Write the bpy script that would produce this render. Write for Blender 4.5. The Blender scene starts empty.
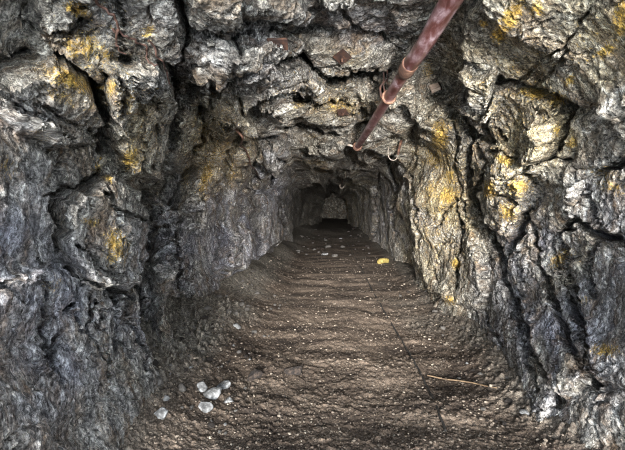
import bpy, math, random
import numpy as np
from mathutils import Matrix, Vector

rng = random.Random(7)
scene = bpy.context.scene
COL = scene.collection
f32 = np.float32

# ------------------------------------------------------------------ camera
FPX = 365.0
VPX, VPY = 333.0, 203.0              # where the drift's axis vanishes in the photograph
CAM = np.array([0.0, 0.0, 1.35])
yaw = -math.atan((VPX - 312.5) / FPX)
pit = -math.atan((225.0 - VPY) / FPX * math.cos(yaw))
FWD = np.array([math.sin(yaw) * math.cos(pit), math.cos(yaw) * math.cos(pit), math.sin(pit)])
RGT = np.array([math.cos(yaw), -math.sin(yaw), 0.0])
UPV = np.cross(RGT, FWD)

def project(P):
    d = P - CAM
    w = d @ FWD
    w = np.where(w < 0.15, 0.15, w)
    return 312.5 + FPX * (d @ RGT) / w, 225.0 - FPX * (d @ UPV) / w

def pix(u, v, depth):
    """point in the place seen at photo pixel (u, v), at `depth` metres along the drift (world y)"""
    d = FWD + RGT * (u - 312.5) / FPX + UPV * (225.0 - v) / FPX
    return CAM + d * (depth / d[1])

cam_data = bpy.data.cameras.new('camera')
cam_data.sensor_width = 36.0
cam_data.lens = FPX * 36.0 / 625.0
cam_data.clip_start = 0.02
cam = bpy.data.objects.new('camera', cam_data)
COL.objects.link(cam)
cam.matrix_world = Matrix(((RGT[0], UPV[0], -FWD[0], CAM[0]), (RGT[1], UPV[1], -FWD[1], CAM[1]),
                           (RGT[2], UPV[2], -FWD[2], CAM[2]), (0, 0, 0, 1)))
scene.camera = cam
scene.cycles.filter_width = 1.0
scene.cycles.denoising_prefilter = 'NONE'

# ------------------------------------------------------------------ noise
def _h(ix, iy, iz, s):
    with np.errstate(over='ignore'):
        h = (ix.astype(np.uint32) * np.uint32(374761393)) ^ (iy.astype(np.uint32) * np.uint32(668265263)) ^ (iz.astype(np.uint32) * np.uint32(2147483647 - 58)) ^ np.uint32((s * 974711 + 12345) & 0xffffffff)
        h = (h ^ (h >> np.uint32(13))) * np.uint32(1274126177)
        h = (h ^ (h >> np.uint32(16))) * np.uint32(2246822519)
        return h ^ (h >> np.uint32(15))

def _hf(ix, iy, iz, s):
    return (_h(ix, iy, iz, s) & np.uint32(0xffffff)).astype(f32) / f32(0xffffff)

_G = np.array([[1,1,0],[-1,1,0],[1,-1,0],[-1,-1,0],[1,0,1],[-1,0,1],[1,0,-1],[-1,0,-1],[0,1,1],[0,-1,1],[0,1,-1],[0,-1,-1]], dtype=f32)

def perlin(P, s=0):
    P = P.astype(f32)
    i = np.floor(P).astype(np.int32)
    fr = P - i
    t = fr * fr * fr * (fr * (fr * 6 - 15) + 10)
    out = 0
    for dx in (0, 1):
        wx = t[:, 0] if dx else 1 - t[:, 0]
        for dy in (0, 1):
            wy = t[:, 1] if dy else 1 - t[:, 1]
            for dz in (0, 1):
                wz = t[:, 2] if dz else 1 - t[:, 2]
                g = _G[_h(i[:, 0] + dx, i[:, 1] + dy, i[:, 2] + dz, s) % 12]
                d = g[:, 0] * (fr[:, 0] - dx) + g[:, 1] * (fr[:, 1] - dy) + g[:, 2] * (fr[:, 2] - dz)
                out = out + wx * wy * wz * d
    return out

def fade(lam, pitch):
    """drop an octave whose wavelength the mesh cannot carry"""
    return np.clip(lam / (1.3 * pitch) - 1.0, 0, 1) if pitch is not None else 1.0

def fbm(P, freq, octs, s=0, gain=0.5, pitch=None):
    out, a, fq = 0, 1.0, freq
    for o in range(octs):
        out = out + a * perlin(P * fq, s + o) * fade(1 / fq, pitch)
        a *= gain; fq *= 2.03
    return out

def ridged(P, freq, octs, s=0, gain=0.5, pitch=None):
    out, a, fq = 0, 1.0, freq
    for o in range(octs):
        n = 1.0 - np.abs(perlin(P * fq, s + o)) * 2.0
        out = out + a * (n * n - 0.55) * fade(1 / fq, pitch)
        a *= gain; fq *= 2.1
    return out

def worley(P, s=0):
    """nearest cell: distance gap to the second nearest, cell centre offset, and three random numbers of the cell"""
    P = P.astype(f32)
    i = np.floor(P).astype(np.int32)
    n = len(P)
    d1 = np.full(n, 9, f32); d2 = np.full(n, 9, f32)
    c = np.zeros((n, 3), np.int32); v = np.zeros((n, 3), f32)
    for dx in (-1, 0, 1):
        for dy in (-1, 0, 1):
            for dz in (-1, 0, 1):
                cx, cy, cz = i[:, 0] + dx, i[:, 1] + dy, i[:, 2] + dz
                o = np.stack([cx + _hf(cx, cy, cz, s), cy + _hf(cx, cy, cz, s + 1), cz + _hf(cx, cy, cz, s + 2)], 1) - P
                d = np.sqrt((o * o).sum(1))
                near = d < d1
                d2 = np.where(near, d1, np.minimum(d2, d))
                v[near] = o[near]
                c[near] = np.stack([cx, cy, cz], 1)[near]
                d1 = np.where(near, d, d1)
    r = np.stack([_hf(c[:, 0], c[:, 1], c[:, 2], s + k) for k in (11, 12, 13, 14)], 1)
    return d2 - d1, v, r

def worley_box(P, s=0):
    """blocky cells: nearest by the largest of the three axis distances"""
    P = P.astype(f32)
    i = np.floor(P).astype(np.int32)
    d1 = np.full(len(P), 9, f32); d2 = d1.copy(); rr = np.zeros(len(P), f32)
    for dx in (-1, 0, 1):
        for dy in (-1, 0, 1):
            for dz in (-1, 0, 1):
                cx, cy, cz = i[:, 0] + dx, i[:, 1] + dy, i[:, 2] + dz
                r = _hf(cx, cy, cz, s + 3)
                d = np.maximum(np.maximum(np.abs(cx + _hf(cx, cy, cz, s) - P[:, 0]), np.abs(cy + _hf(cx, cy, cz, s + 1) - P[:, 1])), np.abs(cz + _hf(cx, cy, cz, s + 2) - P[:, 2]))
                near = d < d1
                d2 = np.where(near, d1, np.minimum(d2, d))
                rr = np.where(near, r, rr)
                d1 = np.where(near, d, d1)
    return d1, d2, rr

def sstep(a, b, x):
    t = np.clip((x - a) / (b - a), 0, 1)
    return t * t * (3 - 2 * t)

def poly_sd(u, v, poly):
    """signed distance in px, positive inside"""
    d = np.full(u.shape, 1e9); ins = np.zeros(u.shape, bool)
    n = len(poly)
    for k in range(n):
        (x0, y0), (x1, y1) = poly[k], poly[(k + 1) % n]
        ex, ey = x1 - x0, y1 - y0
        t = np.clip(((u - x0) * ex + (v - y0) * ey) / (ex * ex + ey * ey), 0, 1)
        d = np.minimum(d, np.hypot(u - x0 - t * ex, v - y0 - t * ey))
        if y0 != y1:
            ins ^= ((y0 > v) != (y1 > v)) & (u < (x1 - x0) * (v - y0) / (y1 - y0) + x0)
    return np.where(ins, d, -d)

def blobs(u, v, lst):
    o = np.zeros(u.shape)
    for x, y, rx, ry, deg, s in lst:
        a = math.radians(deg); c, sn = math.cos(a), math.sin(a)
        dx, dy = u - x, v - y
        p = (dx * c + dy * sn) / rx; q = (-dx * sn + dy * c) / ry
        o = np.maximum(o, s * np.exp(-(p * p + q * q) * 0.8))
    return o

def line_d(u, v, pts):
    d = np.full(u.shape, 1e9)
    for (x0, y0), (x1, y1) in zip(pts[:-1], pts[1:]):
        ex, ey = x1 - x0, y1 - y0
        t = np.clip(((u - x0) * ex + (v - y0) * ey) / (ex * ex + ey * ey), 0, 1)
        d = np.minimum(d, np.hypot(u - x0 - t * ex, v - y0 - t * ey))
    return d

# ------------------------------------------------------------------ the rock surface: survey of its masses
# BLOCKS: outline as seen from the entrance (photo px), how far the mass stands out into the drift (m), softness of its edge (px),
#         and how its face leans: metres per 100 px to the right / down
BLOCKS = [
    # left side
    ([(-40, -40), (30, -40), (40, 30), (36, 62), (0, 74), (-40, 80)], -0.16, 16, 0, 0),           # shadowed corner recess
    ([(-40, 76), (0, 72), (36, 62), (62, 56), (86, 76), (97, 110), (93, 138), (70, 146), (40, 150), (-40, 112)], 0.20, 6, -0.05, 0.03),   # ochre streaked slab
    ([(36, -40), (60, -40), (100, 20), (118, 50), (96, 74), (62, 54), (40, 30)], 0.10, 12, 0, 0),
    ([(60, -40), (178, -40), (186, 40), (168, 60), (120, 50), (100, 20)], 0.10, 12, -0.05, 0),
    ([(104, 60), (150, 55), (170, 80), (172, 130), (158, 182), (120, 178), (103, 140), (100, 95)], 0.22, 7, -0.10, 0),                  # pillar
    ([(-40, 114), (20, 126), (42, 152), (34, 186), (46, 222), (38, 256), (20, 276), (-40, 276)], 0.16, 12, -0.10, 0),                    # left edge block
    ([(48, 208), (62, 190), (104, 176), (130, 192), (140, 226), (138, 262), (120, 290), (84, 288), (56, 262), (44, 232)], 0.26, 9, -0.05, 0),  # big boulder
    ([(-60, 300), (30, 262), (62, 268), (128, 286), (140, 330), (160, 376), (176, 400), (176, 520), (-60, 520)], 0.17, 30, -0.06, 0.06),     # lower flank
    # the deep slot behind the buttress
    ([(140, 196), (160, 204), (158, 300), (172, 372), (150, 344), (140, 280)], -0.30, 5, 0, 0),
    ([(168, 60), (186, 70), (206, 98), (206, 130), (190, 170), (172, 206), (158, 194), (172, 140)], -0.16, 6, 0, 0),
    ([(216, 84), (250, 74), (290, 70), (262, 100), (236, 112), (220, 110)], -0.10, 5, 0, 0),
    ([(270, 136), (300, 132), (340, 136), (362, 130), (356, 150), (300, 146)], -0.14, 4, 0, 0),
    # left wall beyond the buttress
    ([(196, 150), (216, 160), (210, 200), (196, 240), (182, 230), (184, 190)], 0.09, 4, 0.3, 0),
    ([(216, 168), (232, 150), (234, 190), (220, 214), (208, 210)], 0.08, 4, 0.3, 0),
    ([(232, 132), (246, 116), (250, 150), (240, 180), (230, 176)], 0.07, 4, 0.3, 0),
    ([(262, 134), (276, 128), (288, 150), (286, 190), (270, 200), (262, 170)], 0.10, 3, 0.2, 0),
    ([(218, 236), (236, 226), (247, 230), (248, 262), (222, 268)], 0.10, 4, 0, 0.1),
    ([(250, 206), (262, 180), (270, 200), (272, 240), (254, 256)], 0.12, 3, 0, 0),
    ([(182, 104), (206, 84), (214, 110), (206, 150), (196, 200), (178, 214), (172, 160)], 0.12, 6, 0, 0),
    ([(164, 208), (200, 196), (214, 214), (217, 260), (204, 300), (170, 310)], 0.06, 8, 0, 0),
    ([(218, 206), (246, 190), (250, 230), (244, 268), (222, 276)], 0.14, 5, 0, 0),
    ([(222, 118), (246, 104), (252, 150), (240, 196), (218, 204), (212, 160)], 0.08, 6, 0, 0),
    ([(252, 150), (272, 138), (282, 170), (280, 238), (256, 256), (250, 200)], 0.16, 5, 0, 0),
    # roof
    ([(178, -40), (340, -40), (350, 0), (300, 14), (240, 12), (200, 20)], 0.06, 8, 0, 0),
    ([(204, 36), (228, 32), (240, 50), (228, 78), (212, 92), (196, 72)], 0.10, 7, 0.2, 0.10),
    ([(232, 48), (262, 42), (300, 36), (304, 52), (270, 60), (240, 70)], 0.13, 6, 0, -0.15),
    ([(190, -40), (236, -40), (228, 22), (206, 34), (188, 26)], 0.10, 5, 0.2, 0),
    ([(240, 6), (286, -4), (318, 4), (300, 18), (262, 22), (244, 18)], 0.09, 4, 0.1, 0.1),
    ([(322, -10), (380, -20), (402, 10), (380, 34), (340, 22)], 0.08, 5, -0.1, 0.1),
    ([(386, -10), (430, -20), (432, 10), (414, 34), (400, 24)], 0.09, 5, 0, 0),
    ([(300, 78), (336, 72), (360, 84), (344, 98), (312, 94)], 0.08, 4, 0, 0.15),
    ([(372, 76), (392, 70), (404, 84), (396, 100), (380, 96)], 0.08, 4, 0, 0),
    ([(262, 66), (296, 60), (304, 74), (276, 84), (256, 88)], 0.08, 4, 0, 0.15),
                      # pale ledge
    ([(300, 44), (346, 38), (384, 52), (388, 70), (352, 74), (312, 70)], 0.08, 7, 0, 0),
    ([(236, 76), (300, 62), (360, 78), (392, 104), (360, 100), (300, 92), (250, 108), (226, 120)], 0.13, 6, 0, 0.1),
    ([(240, 122), (262, 108), (300, 96), (352, 100), (366, 122), (340, 130), (300, 124), (262, 132)], 0.16, 5, 0, 0.1),
    ([(372, 100), (410, 78), (420, 110), (404, 140), (380, 122)], 0.12, 6, 0, 0),
    ([(296, 156), (320, 148), (346, 152), (348, 166), (318, 166)], 0.14, 3, 0, 0),
    # right side
    ([(410, 40), (440, 26), (464, 40), (468, 92), (436, 106), (416, 96)], -0.24, 9, 0, 0),                                           # dark gap behind the pipe
    ([(468, 20), (500, -40), (680, -40), (680, 90), (620, 104), (560, 88), (500, 68), (470, 56)], 0.16, 8, 0.0, 0),                    # big upper face
    ([(464, 58), (500, 66), (506, 100), (494, 134), (474, 120), (466, 92)], 0.30, 6, 0, 0),                                          # pale tan block
    ([(498, 78), (556, 90), (566, 128), (548, 166), (504, 150), (496, 110)], 0.20, 7, 0, 0),
    ([(418, 118), (440, 104), (462, 112), (474, 160), (476, 220), (492, 290), (480, 312), (430, 292), (414, 250), (411, 180)], 0.20, 5, 0.05, 0),  # yellow pillar
    ([(478, 130), (500, 144), (532, 160), (534, 210), (512, 244), (492, 214), (480, 176)], 0.24, 6, 0, 0),
    ([(540, 120), (680, 90), (680, 150), (600, 172), (556, 190), (540, 160)], 0.14, 8, 0, 0),
    ([(512, 250), (536, 212), (560, 190), (600, 176), (570, 232), (580, 300), (600, 372), (560, 400), (534, 340)], 0.16, 7, 0, 0),
    ([(590, 182), (680, 150), (680, 420), (608, 372), (588, 300), (574, 236)], 0.24, 5, 0.0, 0.05),                                    # smooth mauve face
    ([(480, 300), (508, 280), (530, 340), (556, 396), (540, 450), (500, 380)], 0.08, 10, 0, 0),
]
# CLEFTS: run of the crack (photo px), half width (px), depth (m)
CLEFTS = [
    ([(216, 78), (206, 104), (202, 136), (186, 170), (170, 204)], 4, 0.22),
    ([(240, 102), (236, 130), (220, 168), (208, 206)], 2.5, 0.16),
    ([(256, 138), (250, 180), (244, 206)], 2.2, 0.2),
    ([(226, 150), (220, 184), (216, 206)], 2.2, 0.2),
    ([(268, 140), (264, 170), (262, 200)], 2.0, 0.2),
    ([(196, 160), (190, 200), (192, 226)], 2.4, 0.2),
    ([(176, 214), (172, 250), (178, 290)], 2.6, 0.2),
    ([(234, 206), (232, 240), (228, 262)], 1.8, 0.14),
    ([(376, 170), (374, 200), (376, 232)], 1.6, 0.2),
    ([(394, 160), (392, 200), (394, 240)], 1.8, 0.2),
    ([(240, 112), (262, 102), (284, 92), (304, 88)], 2.5, 0.16),
    ([(196, 206), (186, 240), (190, 280)], 2, 0.10),
    ([(232, 20), (240, 46), (234, 66)], 2.5, 0.14),
    ([(186, 28), (206, 36), (232, 24), (262, 24), (300, 20)], 2.5, 0.12),
    ([(340, -5), (352, 16), (384, 40), (404, 52)], 2.5, 0.14),
    ([(300, 54), (316, 74), (340, 76), (372, 72), (390, 96)], 2.5, 0.14),
    ([(330, 96), (350, 106), (376, 118)], 2, 0.12),
    ([(30, 96), (60, 112), (92, 132)], 1.6, 0.06),
    ([(0, 96), (30, 106), (56, 134)], 1.4, 0.05),
    ([(60, 56), (84, 66), (98, 82)], 3, 0.16),
    ([(96, 76), (112, 66), (126, 56)], 2.2, 0.12),
    ([(112, 68), (118, 84), (110, 96)], 2, 0.10),
    ([(40, 30), (66, 26), (84, 16), (78, 0)], 2, 0.10),
    ([(128, 58), (134, 110), (130, 176)], 1.8, 0.08),
    ([(148, 60), (150, 110), (144, 170)], 1.6, 0.08),
    ([(72, 288), (66, 300), (56, 312)], 2, 0.12),
    ([(52, 332), (40, 350), (44, 366)], 1.8, 0.12),
    ([(70, 310), (74, 336)], 1.5, 0.10),
    ([(108, 336), (106, 352)], 1.6, 0.10),
    ([(96, 352), (98, 372), (104, 378)], 1.6, 0.12),
    ([(86, 296), (92, 312), (86, 326), (98, 328)], 1.4, 0.08),
    ([(116, 296), (124, 320), (136, 350), (140, 372)], 1.8, 0.10),
    ([(60, 240), (80, 262), (104, 276)], 1.5, 0.06),
    ([(84, 186), (104, 206), (136, 218)], 1.5, 0.06),
    ([(418, 112), (416, 170), (420, 240)], 2, 0.10),
    ([(440, 226), (452, 208), (464, 202)], 2, 0.12),
    ([(464, 202), (466, 240), (462, 290)], 2, 0.14),
    ([(432, 262), (446, 286)], 1.6, 0.08),
    ([(484, 136), (494, 160), (488, 190), (478, 196)], 2, 0.14),
    ([(510, 128), (524, 150), (544, 170)], 2, 0.14),
    ([(534, 120), (552, 130), (566, 142)], 1.8, 0.10),
    ([(500, 196), (514, 196), (530, 200)], 1.6, 0.10),
    ([(540, 260), (560, 236), (588, 226)], 1.6, 0.08),
    ([(486, 312), (500, 336), (508, 370)], 1.8, 0.10),
    ([(520, 330), (530, 350), (536, 390)], 1.8, 0.12),
    ([(576, 40), (556, 70), (530, 84)], 1.4, 0.05),
    ([(600, 0), (560, 50), (520, 76)], 1.4, 0.05),
    ([(610, 240), (600, 270), (610, 300)], 1.6, 0.10),
    ([(97, 84), (99, 120), (104, 152)], 5, 0.32),
    ([(66, 146), (88, 140), (97, 118)], 3, 0.14),
    ([(0, 116), (28, 132), (44, 152)], 3, 0.16),
    ([(42, 150), (36, 184), (50, 216), (40, 262)], 5, 0.36),
    ([(50, 206), (66, 188), (104, 174)], 3, 0.18),
    ([(146, 196), (148, 240), (142, 290), (152, 336), (162, 372)], 9, 0.42),
    ([(168, 66), (176, 100), (166, 150), (158, 190)], 6, 0.30),
    ([(180, 0), (188, 30), (180, 56)], 5, 0.22),
    ([(60, 266), (100, 290), (128, 300)], 3, 0.15),
    ([(20, 262), (36, 290), (30, 330), (44, 380)], 2.5, 0.10),
    ([(84, 292), (78, 330), (96, 370)], 2, 0.08),
    ([(110, 300), (112, 330), (124, 360)], 2, 0.08),
    ([(0, 70), (34, 60)], 4, 0.18),
    ([(118, 0), (120, 30), (126, 54)], 2, 0.08),
    ([(204, 96), (210, 140), (196, 196)], 3, 0.14),
    ([(217, 200), (219, 240), (214, 276)], 3.5, 0.28),
    ([(248, 188), (252, 230), (246, 262)], 3, 0.26),
    ([(284, 170), (283, 236)], 2.5, 0.30),
    ([(212, 100), (236, 80), (270, 62), (302, 58), (330, 76), (392, 70)], 4, 0.24),
    ([(224, 124), (250, 112), (290, 94), (330, 96)], 3.5, 0.20),
    ([(240, 136), (262, 134), (300, 128), (340, 133), (366, 126)], 4, 0.36),
    ([(190, 30), (230, 34), (300, 30), (350, 22), (400, 40)], 3, 0.12),
    ([(470, 98), (478, 150), (478, 190), (494, 240), (510, 282)], 5, 0.40),
    ([(534, 212), (516, 250), (508, 268)], 4, 0.26),
    ([(510, 282), (528, 330), (546, 372), (562, 404)], 4, 0.30),
    ([(536, 214), (546, 260), (570, 330), (598, 384)], 3, 0.26),
    ([(572, 232), (590, 214), (606, 232), (640, 246)], 3, 0.20),
    ([(500, 70), (500, 110), (494, 136)], 3, 0.20),
    ([(500, 76), (530, 84), (560, 92), (572, 110)], 2.5, 0.16),
    ([(572, 92), (572, 130), (560, 150)], 3, 0.18),
    ([(502, 150), (530, 162), (560, 156), (600, 166), (640, 160)], 3, 0.16),
    ([(456, 112), (462, 160), (472, 220)], 2.5, 0.12),
    ([(560, 240), (574, 290), (604, 372)], 2, 0.14),
    ([(600, 176), (612, 220), (604, 300)], 2, 0.08),
]
# ribs of the drift: (photo-distance from the vanishing point at which the rock stops standing in, metres) handled along y below

AX, BZ, BL = 1.55, 1.10, 2.6
def base_radius(phi):
    """phi: 0 = right, pi/2 = up"""
    c, s = np.cos(phi), np.sin(phi)
    a = np.where(c > 0, 1.46, 1.60)
    b = np.where(s > 0, BZ, BL)
    n = np.where(s > 0, 2.7, 3.2)
    return (np.abs(c / a) ** n + np.abs(s / b) ** n) ** (-1 / n)

def along(phi, y):
    """big changes of section down the drift"""
    c, s = np.cos(phi), np.sin(phi)
    q = np.stack([np.ravel(phi + 0 * y) * 1.6, np.ravel(np.log(y + 0 * phi)) * 3.0, np.ravel(0 * phi * y)], 1)
    y = y * np.exp((0.22 * perlin(q, 401) + 0.10 * perlin(q * 2.7, 402)).reshape(np.shape(phi + 0 * y)) * sstep(2.0, 4.0, y))
    L = sstep(0.1, 0.6, -c); Rr = sstep(0.1, 0.6, c); T = sstep(0.3, 0.8, s)
    d = np.zeros_like(phi + y)
    # inward positive
    d = d + L * (0.30 * (1 - sstep(2.6, 3.15, y)) - 0.12 * np.exp(-((y - 3.35) / 0.3) ** 2))
    d = d + L * (0.10 * (1 - sstep(5.3, 5.6, y)) + 0.20 * sstep(6.2, 8.2, y) * (1 - sstep(8.3, 8.6, y)))
    d = d + L * (0.32 * sstep(9.5, 12.2, y) * (1 - sstep(12.3, 12.7, y)) + 0.35 * sstep(13, 26, y))
    d = d + Rr * (0.24 * sstep(3.2, 5.5, y) * (1 - sstep(6.2, 6.4, y)) - 0.34 * np.exp(-((y - 7.0) / 0.55) ** 2) + 0.05 * (1 - sstep(2, 4, y)))
    d = d + Rr * (0.10 * sstep(8, 14, y) + 0.25 * sstep(16, 26, y))
    # roof lips: the rock hangs lower towards each lip and then breaks upward
    for y0, h, w in ((1.75, 0.10, 0.7), (2.75, 0.16, 0.7), (3.7, 0.18, 0.8), (5.15, 0.32, 1.1), (6.9, 0.28, 1.3), (9.2, 0.26, 1.6), (12.5, 0.24, 2.2), (17, 0.22, 3), (22, 0.2, 3)):
        d = d + T * h * sstep(y0 - w, y0, y) * (1 - sstep(y0, y0 + 0.10 + 0.015 * y0, y))
    d = d + T * 0.06 * sstep(6, 14, y)
    # end of the straight: the drift narrows to a small heading
    d = d + 0.52 * sstep(19, 26, y) * L + 0.20 * sstep(19, 26, y) * T + 0.16 * sstep(19, 26, y) * Rr + 0.15 * sstep(19, 26, y) * (s > 0) * np.abs(s * c) * 2
    d = d - 0.5 * sstep(26.5, 28, y)
    return d

Y0, Y1 = 0.30, 33.0
PHI_A, PHI_B = math.radians(-62), math.radians(242)     # right foot, over the roof, to left foot

def survey(u, v):
    o = np.zeros(u.shape)
    for poly, h, soft, gx, gy in BLOCKS:
        sd = poly_sd(u, v, poly)
        cx = sum(p[0] for p in poly) / len(poly); cy = sum(p[1] for p in poly) / len(poly)
        h = h * 2.0 if 155 < cx < 292 and 116 < cy < 292 and h > 0 else h
        o = o + sstep(-0.55 * soft, 0.55 * soft, sd) * (1.2 * h + gx * (u - cx) / 100 + gy * (v - cy) / 100)
    for pts, w, dep in CLEFTS:
        o = o - 2.3 * dep * np.clip(1.15 - line_d(u, v, pts) / w, 0, 1) ** 1.3
    return o

def polar(phi, R, y):
    return np.stack([R * np.cos(phi), y, CAM[2] + R * np.sin(phi)], -1)

# --- coarse solve of R(phi, y), so that each mass lands where it was sighted
NPc, NYc = 620, 560
tt = np.linspace(0, 1, NYc)
ys = np.exp(np.linspace(math.log(Y0), math.log(Y1), NYc))
ph = np.linspace(PHI_A, PHI_B, NPc)
PH, YY = np.meshgrid(ph, ys, indexing='ij')
Rb = base_radius(PH)
wob = polar(PH, Rb, YY).reshape(-1, 3)
big = (0.16 * fbm(wob * np.array([1, .8, 1]), 0.9, 3, 40)).reshape(PH.shape)
Rbase = Rb - along(PH, YY) - big
R = np.clip(Rbase, 0.62, 3.2)
Pc = polar(PH, R, YY)

def grid_normals(P, flip=1):
    a = np.gradient(P, axis=0); b = np.gradient(P, axis=1)
    n = np.cross(a, b) * flip
    return n / np.maximum(np.linalg.norm(n, axis=2, keepdims=True), 1e-9)

def smooth_grid(N, it):
    for _ in range(it):
        N = N.copy()
        N[1:-1] = (N[:-2] + 2 * N[1:-1] + N[2:]) / 4
        N[:, 1:-1] = (N[:, :-2] + 2 * N[:, 1:-1] + N[:, 2:]) / 4
    return N / np.maximum(np.linalg.norm(N, axis=2, keepdims=True), 1e-9)

# the surveyed masses stand out of the wall towards the entrance
u, v = project(Pc.reshape(-1, 3))
z0 = np.zeros(u.shape)
def jig(s, q): return perlin(np.stack([u / q, v / q, z0 + 9 * s], 1), s)
uw = u + 7 * jig(5, 31) + 4 * jig(6, 12) + 2 * jig(9, 5); vw = v + 7 * jig(7, 31) + 4 * jig(8, 12) + 2 * jig(10, 5)
off = survey(uw, vw).reshape(PH.shape) * sstep(0.45, 0.8, YY)
Nc = smooth_grid(grid_normals(Pc), 10)
inw = np.stack([-np.cos(PH), 0 * PH, -np.sin(PH)], -1)
if (Nc * inw).sum() < 0: Nc = -Nc
toc = CAM - Pc; toc /= np.linalg.norm(toc, axis=2, keepdims=True)
dirn = 0.75 * toc + 0.25 * Nc; dirn /= np.linalg.norm(dirn, axis=2, keepdims=True)
Pc = Pc + dirn * off[..., None]

# --- resample every meridian evenly in seen length
NP, NY = 1450, 1150
seg = np.linalg.norm(np.diff(Pc, axis=1), axis=2) / np.maximum(np.abs(0.5 * (YY[:, 1:] + YY[:, :-1])), 0.9)
seg = np.where(YY[:, 1:] < 0.7, seg * 0.3, seg)
seg = np.minimum(seg, 0.10)
S = np.concatenate([np.zeros((NPc, 1)), np.cumsum(seg, 1)], 1)
S /= S[:, -1:]
k = np.exp(-np.linspace(-2.5, 2.5, 41) ** 2); k /= k.sum()      # neighbours share their spacing
Sp = np.pad(S, ((20, 20), (0, 0)), mode='edge')
S = sum(k[i] * Sp[i:i + NPc] for i in range(41))
s_new = np.linspace(0, 1, NY)
Pr = np.stack([np.stack([np.interp(s_new, S[i], Pc[i, :, c]) for c in range(3)], -1) for i in range(NPc)])
ph2 = np.linspace(PHI_A, PHI_B, NP)
fi = (ph2 - PHI_A) / (PHI_B - PHI_A) * (NPc - 1)
i0 = np.minimum(fi.astype(int), NPc - 2); fr = (fi - i0)[:, None]
P = Pr[i0] * (1 - fr[..., None]) + Pr[i0 + 1] * fr[..., None]
Yf = P[..., 1].copy()

# --- rock relief
FOL = np.array([0.18, 0.80, 0.52]); FOL /= np.linalg.norm(FOL)        # across the bedding
T1 = np.cross(FOL, [1, 0, 0.2]); T1 /= np.linalg.norm(T1)
T2 = np.cross(FOL, T1)
CALM = [(290, 50, 110, 40, 0, .5), (320, 110, 80, 30, 0, .5), (560, 30, 90, 55, -10, .75), (56, 104, 46, 34, 20, .6), (94, 232, 44, 44, 0, .6), (612, 260, 34, 90, 10, .7), (70, 350, 90, 60, 0, .55), (482, 92, 18, 34, 0, .5), (235, 240, 40, 34, 0, .5), (385, 210, 30, 50, 0, .4), (350, 56, 30, 12, 0, .5)]
def relief(P, pitch, inw=None):
    uu, vv = project(P)
    calm = 1.0 - blobs(uu, vv, CALM) * (P[:, 1] > .3)
    Q = P + 0.10 * np.stack([perlin(P * 1.7, 50), perlin(P * 1.7, 51), perlin(P * 1.7, 52)], 1) \
          + 0.03 * np.stack([perlin(P * 6, 53), perlin(P * 6, 54), perlin(P * 6, 55)], 1)
    B = np.stack([Q @ FOL, Q @ T1, Q @ T2], 1)            # bedding coordinates
    d = np.zeros(len(P))
    # blocks broken on joints: flat tops, slanting sides
    for fq, amp, s, an, rot in ((1.5, 0.125, 60, (1.7, 1.0, 0.8), .5), (3.8, 0.058, 70, (2.2, 1.0, 0.8), -.35), (9.5, 0.019, 80, (2.4, 1.0, 0.8), .8), (22., 0.007, 86, (2.2, 1.0, 0.8), .2)):
        cr, sr = math.cos(rot), math.sin(rot)
        C = np.stack([B[:, 0] * cr - B[:, 1] * sr, B[:, 0] * sr + B[:, 1] * cr, B[:, 2] + .35 * B[:, 0]], 1) * fq * np.array(an)
        d1, d2, r = worley_box(C, s)
        mk = np.clip(0.55 + 1.6 * perlin(Q * 0.9 * math.sqrt(fq), s + 5), 0.15, 1)
        d = d + fade(0.5 / fq, pitch) * mk * amp * calm * (0.5 - np.maximum(d1, 0.28 + .12 * r) + 0.25 * (r - .5))
    # bedding ledges: rise slowly, break sharply
    for fq, amp, s in ((3.6, 0.026, 90), (9.0, 0.014, 92), (21.0, 0.0065, 94), (46.0, 0.003, 96)):
        w = B[:, 0] * fq + 1.1 * perlin(B * np.array([0.6, 1.1, 1.1]) * fq * 0.30, s) + .25 * perlin(B * np.array([0.6, 1.1, 1.1]) * fq * 0.9, s + 30)
        fr = w - np.floor(w)
        m = np.clip(0.45 + 1.7 * perlin(B * fq * 0.2, s + 1), 0, 1)
        d = d + amp * m * (np.minimum(fr, (1 - fr) * 8) * 1.2 - 0.5) * fade(1 / fq, pitch)
    d = d * (0.4 + 0.6 * calm)
    # long wandering fissures
    for fq, wd, dep, s in ((1.3, 0.016, 0.07, 150), (2.6, 0.020, 0.06, 152), (5.5, 0.028, 0.034, 154), (12.0, 0.045, 0.018, 156)):
        st = B * np.array([1.7, 1.0, 0.7])
        n = perlin(st * fq, s) + 0.16 * perlin(st * fq * 3.7, s + 20)
        m = sstep(-0.12, 0.22, perlin(B * fq * 0.8, s + 1))
        d = d - dep * m * np.exp(-np.abs(n / wd) ** 1.4) * fade(0.25 / fq, pitch)
    st = B * np.array([3.4, 1.0, 1.0])
    d = d + 0.0085 * ridged(st, 2.6, 6, 100, 0.56, pitch)
    d = d + 0.0035 * fbm(P, 8.0, 5, 110, 0.66, pitch)
    return d, B

N = smooth_grid(grid_normals(P), 6)
ctr = np.stack([np.zeros_like(Yf), Yf, np.full_like(Yf, CAM[2])], -1)
if ((ctr - P) * N).sum() < 0: N = -N
pitch = (np.maximum(np.abs(P[..., 1]), 0.6) / 330.0).reshape(-1)
d, B = relief(P.reshape(-1, 3), pitch)
def stretch(P):
    a = np.linalg.norm(np.gradient(P, axis=0), axis=2); b = np.linalg.norm(np.gradient(P, axis=1), axis=2)
    w = np.maximum(a, b) / (np.maximum(np.abs(P[..., 1]), 0.6) / 330)
    return np.clip(3.2 / w, 0.15, 1)
d = (d.reshape(NP, NY) * stretch(P)).ravel()
amp = 1.0
P = P + N * (amp * d).reshape(NP, NY)[..., None]
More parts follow.
